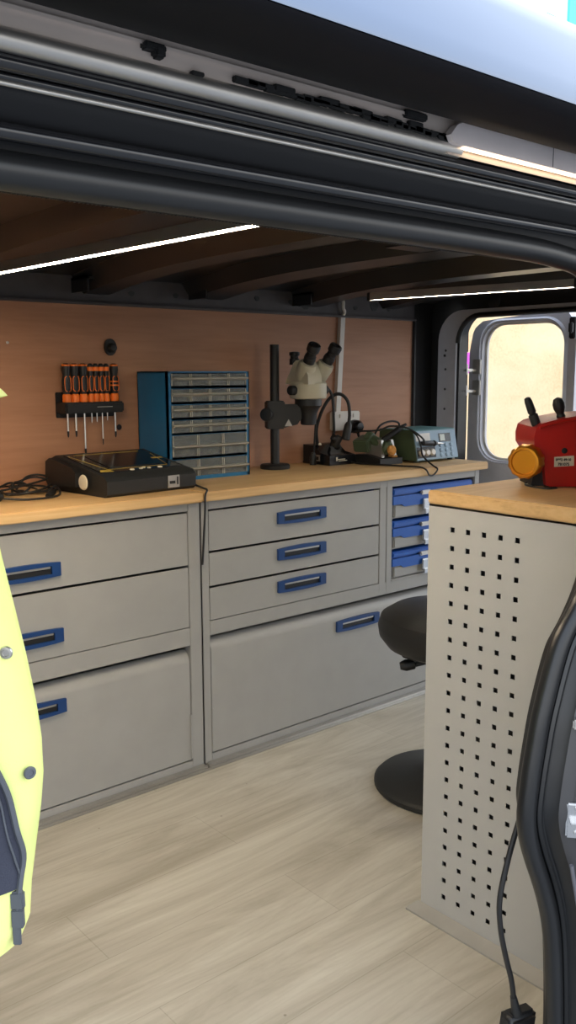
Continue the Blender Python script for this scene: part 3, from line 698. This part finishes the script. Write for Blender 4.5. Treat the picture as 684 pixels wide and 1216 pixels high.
mb.prism([(hc.x-.052, hc.y+a, z) for a, z in side], (.062, 0, 0), .008, 3)
obj('head', mb, scopew, ms)
ed = V((0.03, -.56, .83)).normalized()
for s_ in (-1, 1):
    b0 = V((hc.x+s_*.036+.006, hc.y-.012, 1.122))
    e_ = (ed+V((.12*s_, 0, 0))).normalized()
    obj('prism_housing', MB().lathe([(.022, -.02), (.029, -.008), (.031, .03), (.028, .046), (.020, .050)], b0, e_, 28), scopew, ms)
    ey = obj('eyepiece', MB().lathe([(.0185, .046), (.0195, .050), (.0195, .075), (.0165, .078), (.0165, .090), (.0215, .094), (.0225, .112), (.0200, .118), (.0130, .119), (.0120, .112)], b0, e_, 26), black, ms)
    obj('eyepiece_ring', MB().lathe([(.0197, .060), (.0205, .062), (.0205, .068), (.0197, .070)], b0, e_, 26, cap=False), rubber, ey)
obj('camera_port', MB().lathe([(.017, 0), (.017, .02), (.014, .022), (.014, .03), (.018, .032), (.018, .042), (.010, .044)], (hc.x-.036, hc.y+.03, 1.155), UP, 22), black, ms)
for s_ in (-1, 1): obj('zoom_knob', MB().lathe([(.012, 0), (.016, .003), (.016, .022), (.013, .025)], hc+V((s_*.060, .0, 1.070)), (s_, 0, 0), 20), black, ms)
# bench lamp with goosenecks ----------------------------------------------
gl = thing('gooseneck_lamp', (2.21, 2.36, ZT), 'black box lamp with two bent goosenecks beside the microscope', 'lamp')
bx0, bx1, by0, by1 = 2.150, 2.275, 2.285, 2.425
mb = MB().prism([(bx0, y, z) for y, z in [(by0, ZT+.003), (by0, ZT+.034), (by0+.05, ZT+.042), (by0+.085, ZT+.066), (by1, ZT+.068), (by1, ZT+.003)]], (bx1-bx0, 0, 0), .003)
mb.box(bx0-.004, bx1+.004, by0-.004, by1, ZT, ZT+.010, .002)
obj('power_box', mb, blackg, gl)
mb = MB(); mb.box(bx0+.03, bx0+.075, by0-.0008, by0+.0005, ZT+.018, ZT+.021); mb.box(bx0+.03, bx0+.038, by0-.0008, by0+.0005, ZT+.014, ZT+.028); mb.box(bx0+.042, bx0+.085, by0-.0008, by0+.0005, ZT+.013, ZT+.0155)
obj('front_marking', mb, paper, gl, 'small pale lettering strip')
obj('rating_plate', B(bx0-.0012, bx0, by0+.05, by0+.085, ZT+.012, ZT+.034), alu, gl)
obj('switch', B(bx0-.002, bx0, by0+.057, by0+.068, ZT+.016, ZT+.028, .0006), black, gl)
n1 = [(2.175, 2.375, .868), (2.160, 2.365, .93), (2.168, 2.345, .995), (2.188, 2.325, 1.040), (2.212, 2.302, 1.054), (2.232, 2.282, 1.030), (2.236, 2.275, .985), (2.228, 2.272, .945)]
n2 = [(2.210, 2.375, .868), (2.185, 2.345, .92), (2.180, 2.325, .98), (2.180, 2.305, 1.045), (2.170, 2.29, 1.085), (2.152, 2.29, 1.10), (2.146, 2.295, 1.07)]
obj('gooseneck', MB().tube(n1, .006, 10, 6), rubber, gl)
obj('lamp_head', MB().lathe([(.008, 0), (.013, .01), (.015, .035), (.015, .062), (.011, .064)], (2.229, 2.272, .955), (-.25, 0, -1), 18), black, gl)
obj('gooseneck', MB().tube([(2.225, 2.36, .868), (2.205, 2.33, .89), (2.188, 2.305, .92), (2.183, 2.300, .96), (2.180, 2.305, 1.045), (2.160, 2.31, 1.075)], .005, 10, 6), rubber, gl)
mb = MB(); mb.lathe([(.010, 0), (.014, .008), (.014, .04), (.009, .045)], (2.185, 2.30, .868), (.3, -.3, .85), 16); mb.lathe([(.009, 0), (.013, .008), (.013, .05), (.009, .055)], (2.205, 2.30, .862), (-.5, -.1, .75), 16)
obj('lamp_socket', mb, black, gl)
obj('status_light', MB().lathe([(.006, 0), (.005, .006), (.002, .008)], (2.172, 2.36, .872), UP, 12), paper, gl)
tag(obj('light_probe', MB().cyl((2.128, 2.345, .83), (2.136, 2.340, .99), .0035, seg=10).lathe([(.012, 0), (.012, .03), (.006, .045)], (2.127, 2.347, ZT), UP, 14), black), 'thin black rod standing behind the bench lamp below the microscope', 'rod')
# soldering iron stand -------------------------------------------------------
ss = thing('soldering_stand', (2.35, 2.24, ZT), 'black soldering iron stand with olive holder and sponge beside the station', 'soldering stand')
mb = MB().prism([(2.285, y, z) for y, z in [(2.17, ZT), (2.17, ZT+.022), (2.24, ZT+.034), (2.31, ZT+.030), (2.31, ZT)]], (.115, 0, 0), .005)
obj('base', mb, black, ss)
mb = MB().prism([(2.31, 2.185, ZT+.024), (2.32, 2.20, ZT+.085), (2.32, 2.25, ZT+.09), (2.31, 2.27, ZT+.032)], (.012, 0, 0), .002); mb.prism([(2.375, 2.185, ZT+.024), (2.37, 2.20, ZT+.085), (2.37, 2.25, ZT+.09), (2.375, 2.27, ZT+.032)], (.012, 0, 0), .002)
obj('bracket', mb, alu, ss)
obj('iron_holder', MB().lathe([(.022, 0), (.026, .006), (.026, .012), (.020, .02), (.018, .075), (.022, .08), (.022, .10)], (2.345, 2.185, ZT+.052), (-.25, .85, .45), 22), olive, ss)
obj('holder_block', MB().obox((2.315, 2.275, ZT+.070), (1, .3, .25), (-.3, 1, 0), (-.2, 0, 1), .038, .03, .022, .004), olive, ss)
obj('sponge', B(2.355, 2.385, 2.176, 2.205, ZT+.022, ZT+.030, .003), sponge, ss)
obj('wire_ball', MB().lathe([(.010, 0), (.018, .006), (.018, .014), (.010, .02)], (2.342, 2.178, ZT+.050), (-.1, -1, .1), 18), sponge, ss)
obj('iron_handle', MB().lathe([(.006, 0), (.010, .02), (.011, .09), (.008, .11), (.004, .13)], (2.33, 2.22, ZT+.075), (.55, -.15, .32), 16), black, ss)
# soldering station -----------------------------------------------------------
st = thing('soldering_station', (2.57, 2.22, ZT), 'teal and olive soldering station with three white knobs at the right end of the bench', 'soldering station')
sx0, sx1, sy0, sy1, sh = 2.437, 2.672, 2.135, 2.32, .118
sidep = [(sy0, ZT+.008), (sy0+.022, ZT+sh-.004), (sy0+.03, ZT+sh), (sy1, ZT+sh), (sy1, ZT+.008)]
obj('case', MB().prism([(sx0+.003, y, z) for y, z in sidep], (sx1-sx0-.006, 0, 0), .003), teal, st)
obj('side_panel', MB().prism([(sx0, y, z) for y, z in sidep], (.004, 0, 0), .001), olive, st, 'olive green left side')
fn = V((0, -.114, -.022)).normalized(); fn = V((0, -(sh-.012), .022)).normalized(); fu = V((0, .022, sh-.012)).normalized()
Q = lambda a, h, o=0: V((sx0+a, sy0, ZT+.008))+fu*h+fn*o
def plate(mb, a0, a1, h0, h1, o=.0, t=.002, bevel=0): return mb.prism([Q(a0, h0, o), Q(a1, h0, o), Q(a1, h1, o), Q(a0, h1, o)], fn*t, bevel)
obj('front_panel', plate(MB(), .004, .231, .002, .106, 0, .003, .001), bluegrey, st)
obj('label_plate', plate(MB(), .008, .086, .070, .098, .003, .001), whitep, st)
obj('knob_panel', plate(MB(), .006, .105, .008, .048, .003, .0015, .0005), black, st)
for a in (.024, .053, .082): obj('knob', MB().lathe([(.0125, 0), (.0125, .008), (.010, .012)], Q(a, .027, .0045), fn, 18), whitep, st)
mb = MB(); mb.mat(0); plate(mb, .134, .200, .062, .094, .003, .0015); mb.mat(1); plate(mb, .139, .165, .066, .090, .0045, .001); mb.mat(0)
obj('display', mb, [blackg, lcd], st)
for i in range(3):
    for j in range(3): obj('button', MB().lathe([(.008, 0), (.007, .003), (.004, .004)], Q(.138+.030*i, .014+.018*j, .003), fn, 14), bluegrey, st)
for a in (.02, .21): obj('foot', MB().cyl((sx0+a, sy0+.02, ZT), (sx0+a, sy0+.02, ZT+.010), .010), rubber, st); obj('foot', MB().cyl((sx0+a, sy1-.02, ZT), (sx0+a, sy1-.02, ZT+.010), .010), rubber, st)
hp = thing('soldering_iron', (2.50, 2.10, ZT+.07), 'black soldering iron lying across the front of the soldering station', 'soldering iron')
obj('handle', MB().lathe([(.006, 0), (.009, .01), (.0095, .06), (.008, .065), (.011, .070), (.006, .085)], Q(.02, .062, .016), (1, 0, -.06), 16), black, hp)
obj('tip', MB().lathe([(.004, .085), (.003, .11), (.001, .125)], Q(.02, .062, .016), (1, 0, -.06), 10), steel, hp)
# loose cables
tag(obj('iron_cable', MB().tube([(2.452, 2.115, .872), (2.44, 2.11, .895), (2.40, 2.14, .93), (2.36, 2.19, .94), (2.33, 2.22, .925), (2.30, 2.28, .92), (2.275, 2.33, .915)], .0035, 8, 6), black),
    'black cable arching from the soldering iron over its stand', 'cable')
tag(obj('iron_cable', MB().tube([(2.26, 2.33, ZT+.02), (2.255, 2.27, ZT+.005), (2.27, 2.2, ZT+.004), (2.30, 2.09, ZT+.004), (2.32, 2.02, ZT+.004), (2.325, 1.993, ZT-.004), (2.34, 1.992, .782), (2.365, 1.993, .782), (2.385, 1.994, .80), (2.39, 2.02, ZT+.005), (2.42, 2.09, ZT+.03), (2.435, 2.115, .87), (2.425, 2.125, .905), (2.42, 2.16, .93)], .003, 8, 6), black),
    'thin black cable looping down over the front edge of the bench', 'cable')
tag(obj('mains_lead', MB().tube([(2.392, WY-.062, .885), (2.40, 2.36, .87), (2.42, 2.34, .885), (2.46, 2.34, .93), (2.52, 2.34, .945), (2.56, 2.335, .935), (2.55, 2.335, .90), (2.52, 2.332, .88)], .004, 8, 6), black),
    'black mains lead looping from the wall plug behind the soldering station', 'cable')

# ================================================================== STOOL
sl = thing('work_stool', (1.875, 1.50, 0), 'black round stool behind the perforated cabinet', 'stool')
sc_ = V((1.872, 1.505, 0))-AW*.03-RT*.012
obj('base', MB().lathe([(.188, 0), (.195, .006), (.195, .016), (.185, .026), (.09, .045), (.05, .062), (.04, .10), (.038, .13)], sc_, UP, 48), rubber, sl)
obj('column', MB().lathe([(.030, .10), (.030, .30), (.018, .301), (.018, .38)], sc_, UP, 24), black, sl)
mb = MB().lathe([(.05, .375), (.12, .382), (.165, .402), (.186, .430), (.190, .457), (.182, .483), (.15, .503), (.08, .512), (.0, .513)], sc_+V((0, 0, .0)), UP, 40)
obj('seat', mb, black, sl)
mb = MB().obox(sc_+V((0, 0, .376)), (1, 0, 0), (0, 1, 0), UP, .09, .09, .012, .004)
obj('seat_plate', mb, black, sl)
lv = sc_-RT*.055+UP*.420
obj('lever', MB().tube([sc_-RT*.03+UP*.365, sc_-RT*.07+UP*.352, sc_-RT*.10+UP*.345], .007, 10, 4).lathe([(.004, 0), (.014, .006), (.016, .03), (.010, .045)], sc_-RT*.085+UP*.350, -RT-UP*.15, 16), black, sl)

# ================================================================== RED MACHINE
RM = 1.789; cc = V((0, 0, H))
def at(x, y, w): return cc+(fw*F+rt*(x-342)-up*(y-608))/F*w
km = thing('key_machine', (1.62, 1.02, .899), 'red machine with gold knob and black levers on the near worktop', 'machine')
q0 = at(634, 560, RM); S = RM/F
def E(x, y, d=0): return V((q0.x, q0.y, 0))+RT*((x-634)*S)+AW*d+UP*(.899+(581.5-y)*S)
outl = [(651, 579), (655.5, 580.5), (760, 581), (778, 560), (782, 520), (770, 498), (735, 493), (690, 495.5), (661, 500.5), (644, 505), (637, 510), (634.5, 520), (635, 532), (641, 541), (647.5, 552)]
bodyM = obj('body', MB().prism([E(x, y, .01) for x, y in outl], AW*.15, .006, 3), redp, km)
obj('top_edge', MB().tube([E(640, 510, .006), E(661, 503.5, .006), E(690, 498.5, .006), E(735, 496.5, .006)], .003, 8, 3), redp, km)
obj('underframe', MB().prism([E(x, y, .03) for x, y in [(636, 580.8), (638, 570), (633, 562), (637, 553), (650, 552), (656, 581)]], AW*.09, .003).prism([E(x, y, .02) for x, y in [(650, 584.0), (653, 577), (770, 577), (772, 584)]], AW*.12, .001), black, km)
obj('fixing_hole', MB().lathe([(.006, 0), (.0058, .0015), (.003, .002)], E(671, 537.5, .0105), -AW, 16), black, km)
kx = (-AW*.83-RT*.52-UP*.05).normalized(); kc = E(624, 549.5, .0)
prof = [(.012, -.055), (.012, -.02), (.030, -.018), (.0335, -.014), (.0335, .010), (.0300, .015), (.0250, .0155), (.0235, .0125), (.0, .0125)]
mb = MB(); seg = 48; a_ = kx.orthogonal().normalized(); b2 = kx.cross(a_)
vs = []
for r, h in prof:
    for k in range(seg):
        rr_ = r*(1+(.035*math.cos(12*2*PI*k/seg) if .033 < r else 0)); an_ = 2*PI*k/seg
        vs.append(kc+kx*h+(a_*math.cos(an_)+b2*math.sin(an_))*max(rr_, 1e-5))
mb._new(vs, [(i*seg+k, i*seg+(k+1) % seg, (i+1)*seg+(k+1) % seg, (i+1)*seg+k) for i in range(len(prof)-1) for k in range(seg)])
obj('knob', mb, gold, km)
obj('lever', MB().lathe([(.0085, 0), (.0095, .004), (.0095, .022), (.0065, .024), (.0085, .028), (.0078, .050), (.0062, .058), (.002, .060)], E(641.5, 508, .04), (E(629.5, 477, .04)-E(641.5, 508, .04)), 18), rubber, km)
obj('lever', MB().lathe([(.0085, -.01), (.0095, .0), (.0075, .008), (.0115, .018), (.0120, .028), (.0085, .038), (.002, .041)], E(672.5, 499, .05), (E(666.5, 474, .05)-E(672.5, 499, .05)), 18), rubber, km)
lab = MB().prism([E(659.5, 556.8, .0092), E(683, 555.5, .0092), E(682.6, 543.3, .0092), E(659.2, 545, .0092)], AW*.002)
lb = obj('asset_label', lab, paper, km, 'cream label with two lines of numbers')
def text(body, size, org, xd, nd, mt, name, parent, bold=.0):
    cu = bpy.data.curves.new(name, 'FONT'); cu.body = body; cu.size = size; cu.extrude = .0002; cu.offset = bold; cu.align_x = 'LEFT'
    dg = bpy.data.objects.new('tmp', cu); col.objects.link(dg)
    me = bpy.data.meshes.new_from_object(dg.evaluated_get(bpy.context.evaluated_depsgraph_get()))
    bpy.data.objects.remove(dg)
    xd = V(xd).normalized(); nd = V(nd).normalized(); yd = nd.cross(xd)
    bm = bmesh.new(); bm.from_mesh(me)
    for v in bm.verts: v.co = V(org)+xd*v.co.x+yd*v.co.y+nd*(v.co.z)
    mb = MB(); mb.bm.free(); mb.bm = bm
    return obj(name, mb, mt, parent)
text('0882 49:10', .0068, E(661, 549.5, .0088), RT, -AW, ink, 'printed_number', lb, .0003)
text('781075', .0078, E(663.5, 555.2, .0088), RT, -AW, ink, 'printed_number', lb, .0003)
mb = MB().tube([E(634, 578, .05), E(630, 580, .03), E(640, 580.5, -.01), E(650, 580.3, -.02), E(660, 580.5, -.01)], .0022, 6, 5)
obj('spring_wire', mb, rubber, km)

# hanging cable in front of the perforated panel ----------------------------
hcb = thing('hanging_cable', (1.06, .74, -.02), 'black cable hanging from the door pillar in front of the perforated panel', 'cable')
cp = [(1.20, .745, .60), (1.16, .742, .56), (1.12, .738, .515), (1.090, .735, .466), (1.064, .735, .41), (1.045, .735, .35), (1.049, .735, .30), (1.068, .738, .245), (1.09, .74, .19), (1.100, .742, .155)]
obj('flex', MB().tube(cp, .0043, 10, 6), black, hcb)
obj('strain_relief', MB().lathe([(.0052, 0), (.0062, .012), (.0078, .03), (.009, .036)], cp[-1], (V((.012, .0, -.04))), 14), rubber, hcb)
obj('plug', MB().obox((1.118, .745, .098), (1, -.2, -.1), (.2, 1, 0), (.2, 0, 1), .030, .016, .022, .008, 3), black, hcb)

# ================================================================== HI-VIS JACKET hung in the doorway
JW = .90; JS = JW/F
jk = thing('hi_vis_jacket', (.22, .86, .55), 'bright yellow hi-vis jacket with dark pocket hanging at the left of the doorway', 'jacket')
# silhouette on the right side (pixel-measured widths turned into metres), waist to shoulders
sil = [(1112, 25), (1090, 34), (1050, 36), (1000, 42), (960, 47), (920, 50), (880, 48), (840, 41), (785, 29), (720, 14), (665, 0), (620, -10), (560, -20), (500, -22), (476, -14), (470, 8), (462, 0), (454, -14), (444, -42), (434, -66), (424, -88), (415, -100), (404, -108), (396, -110)]
jc = at(-150, 760, JW); 
def jrz(x, y, off=0.0):
    d = fw*F+rt*(x-342)-up*(y-608); n = AW; t = ((jc-cc)-n*off).dot(n)/d.dot(n); p = cc+d*t
    return (p-jc).dot(RT), p.z
jz = lambda y, x=20: jrz(x, y)[1]
def surf(r, z, a, off=0):
    """front surface of the hanging jacket at sideways distance r (metres from its centre line)"""
    t = max(-1, min(1, r/a)); d = .085*math.sqrt(max(0, 1-t*t))
    p = V((jc.x, jc.y, 0))+RT*r-AW*d+UP*z
    wv = (noise.noise(V((p.x*13, p.y*13, p.z*8)))*.022+noise.noise(p*26)*.005)*math.sqrt(max(0, 1-t*t))
    return p-AW*(wv+off)
def awid(z):
    ys = sorted((jrz(x, y)[1], jrz(x, y)[0]) for y, x in sil)
    if z <= ys[0][0]: return ys[0][1]
    for (z0, a0), (z1, a1) in zip(ys, ys[1:]):
        if z0 <= z <= z1: return a0+(a1-a0)*(z-z0)/(z1-z0+1e-9)
    return ys[-1][1]
zs = sorted({jz(y) for y, _ in sil} | {jz(1112)+i*.012 for i in range(48) if jz(1112)+i*.012 < jz(398)})
rows = []
for z in zs:
    a = awid(z); row = []; bz = .085*min(1, .35+.65*max(0, (jz(392)-z)/.10))
    for k in range(57):
        th = 2*PI*k/56; x = a*math.cos(th); dd = bz*math.sin(th)
        p = V((jc.x, jc.y, 0))+RT*x-AW*dd+UP*z
        wv = noise.noise(V((p.x*13, p.y*13, p.z*8)))*.022+noise.noise(p*26)*.005
        f_ = abs(math.sin(th))
        row.append(p-AW*wv*math.copysign(f_, math.sin(th))*1.0)
    rows.append(row)
mb = MB(); mb.grid(rows)
obj('shell', mb, neon, jk)
hk0 = V((jc.x, jc.y, 0)); zc_ = jz(398)
mb = MB(); mb.grid([[hk0+RT*(.040+f_)*math.cos(2*PI*k/28)-AW*(.034+f_*.6)*math.sin(2*PI*k/28)+UP*(zc_+h_) for k in range(29)] for f_, h_ in ((.0, -.012), (.004, .01), (.008, .03), (.003, .032), (-.002, .012), (-.004, -.012))])
obj('collar', mb, navy, jk)
def onj(px_, py_, off=.004):
    r, z = jrz(px_, py_, .06); a = awid(z)
    return surf(min(r, a*.97), z, a, off)
zipc = [(-14, 905), (-3, 935), (4, 960), (11, 1000), (18, 1035), (24, 1065), (28, 1090), (27, 1106)]
# navy panel left of the zip
rows = []
for i in range(14):
    t = i/13; y = 925+(1078-925)*t
    xs_ = [q for q in zip(zipc, zipc[1:]) if q[0][1] <= y <= q[1][1]][0]; (xa_, ya_), (xb_, yb_) = xs_
    xe = xa_+(xb_-xa_)*(y-ya_)/(yb_-ya_)
    if i > 9: xe -= 0
    rows.append([onj(-90+(xe+90)*k/12, y-(1-k/12)*8, .005) for k in range(13)])
mb = MB(); mb.grid(rows); obj('dark_pocket', mb, navy, jk, 'navy pocket panel')
mb = MB(); mb.tube([onj(x+1, y, .008) for x, y in zipc], .0032, 6, 5)
mb.tube([onj(x-9, y+2, .007) for x, y in zipc], .0012, 6, 5)
obj('zip', mb, zipm, jk)
e0 = onj(27, 1104, .008)
obj('zip_pull', MB().obox(e0-UP*.008, RT, AW, UP, .006, .004, .010, .001).obox(e0-UP*.026-RT*.002, RT, AW, UP, .0042, .002, .012, .001).obox(e0+UP*.012, RT, AW, UP, .0075, .004, .010, .002), zipm, jk)
for x, y in [(8, 786), (40, 935)]:
    c = onj(x, y, .007); n = -AW if x < 20 else (-AW*.75+RT*.66)
    obj('snap_stud', MB().lathe([(.0062, 0), (.0066, .002), (.0058, .0035), (.0035, .0037), (.003, .0025), (.0, .0025)], c, n, 18), steel if x < 20 else zipm, jk)
# sleeve on the far side and collar, hanger and hook (mostly outside the frame)
sp = V((jc.x, jc.y, 0))-RT*.10
obj('sleeve', MB().tube([sp+UP*1.08, sp-RT*.05+UP*.98-AW*.03, sp-RT*.07+UP*.82-AW*.04, sp-RT*.06+UP*.66-AW*.05], lambda t: .06-.012*t, 16, 6), neon, jk)
hk = V((jc.x, jc.y, 0))
obj('hanging_loop', MB().tube([hk+UP*1.14, hk+UP*1.2, hk+UP*1.33, hk+UP*1.40, hk+UP*(roofz(hk.y)-.002)], .004, 8, 4), navy, jk)

# ================================================================== OUTSIDE
struct('ground', B(-12, 14, -12, 16, -.62, -.58), asphalt)
struct('sill', B(-.2, 1.25, .52, .62, -.35, -.002, .008), van)
ho = thing('site_hoarding', (5.2, 1.5, -.58), 'sunlit plywood hoarding seen through the rear door window', 'hoarding')
obj('board', B(5.2, 5.23, 2.85, 4.6, -.58, 1.75), hoard, ho)
obj('base_rail', B(5.15, 5.2, 2.85, 4.6, -.58, -.35), whitewall, ho)
def on_x(x, y, X): d = fw*F+rt*(x-342)-up*(y-608); return cc+d*(X/d.x)
a = on_x(683, 440, 4.6); a2 = on_x(556, 420, 4.6)
tag(obj('magenta_board', B(4.60, 4.62, a.y-.3, a.y+.02, 1.04, 1.14).box(4.605, 4.615, a.y-.2, a.y-.17, -.58, 1.05), magenta), 'magenta sign panel outside, right of the rear door', 'sign')
tag(obj('magenta_board', B(4.60, 4.62, a2.y-.015, a2.y+.3, 1.12, 1.25).box(4.605, 4.615, a2.y+.15, a2.y+.18, -.58, 1.13), magenta), 'magenta sign panel outside, in the gap by the door hinge', 'sign')
bd = thing('white_building', (9, 9, -.58), 'white building with a turquoise stripe beyond the van roof', 'building')
obj('wall', B(4, 24, 11, 12, -.58, 14), whitewall, bd)
p = on_x(680, 12, 1.0); d = p-cc; t_ = 10.98/d.y; xx = cc.x+d.x*t_
obj('turquoise_stripe', B(xx-.15, xx+.12, 10.95, 11, -.58, 14), tealp, bd)

# ================================================================== WORLD
w = bpy.data.worlds.new('overcast_sky'); sc.world = w; w.use_nodes = True; nt = w.node_tree
bg = nt.nodes['Background']; tc = nt.nodes.new('ShaderNodeTexCoord'); sp_ = nt.nodes.new('ShaderNodeSeparateXYZ')
nt.links.new(tc.outputs['Generated'], sp_.inputs[0])
rp = nt.nodes.new('ShaderNodeValToRGB'); e = rp.color_ramp.elements
e[0].position = 0; e[0].color = (.55, .55, .55, 1); e[1].position = 1; e[1].color = (.68, .80, 1, 1)
for p_, c_ in ((.02, (1, .98, .96, 1)), (.25, (.88, .94, 1, 1))):
    n_ = e.new(p_); n_.color = c_
nt.links.new(sp_.outputs['Z'], rp.inputs['Fac']); nt.links.new(rp.outputs['Color'], bg.inputs['Color'])
bg.inputs['Strength'].default_value = 1.0
vs_ = sc.view_settings; vs_.view_transform = 'Standard'; vs_.look = 'None'; vs_.gamma = 1; vs_.use_curve_mapping = False
vs_.exposure = 1.45
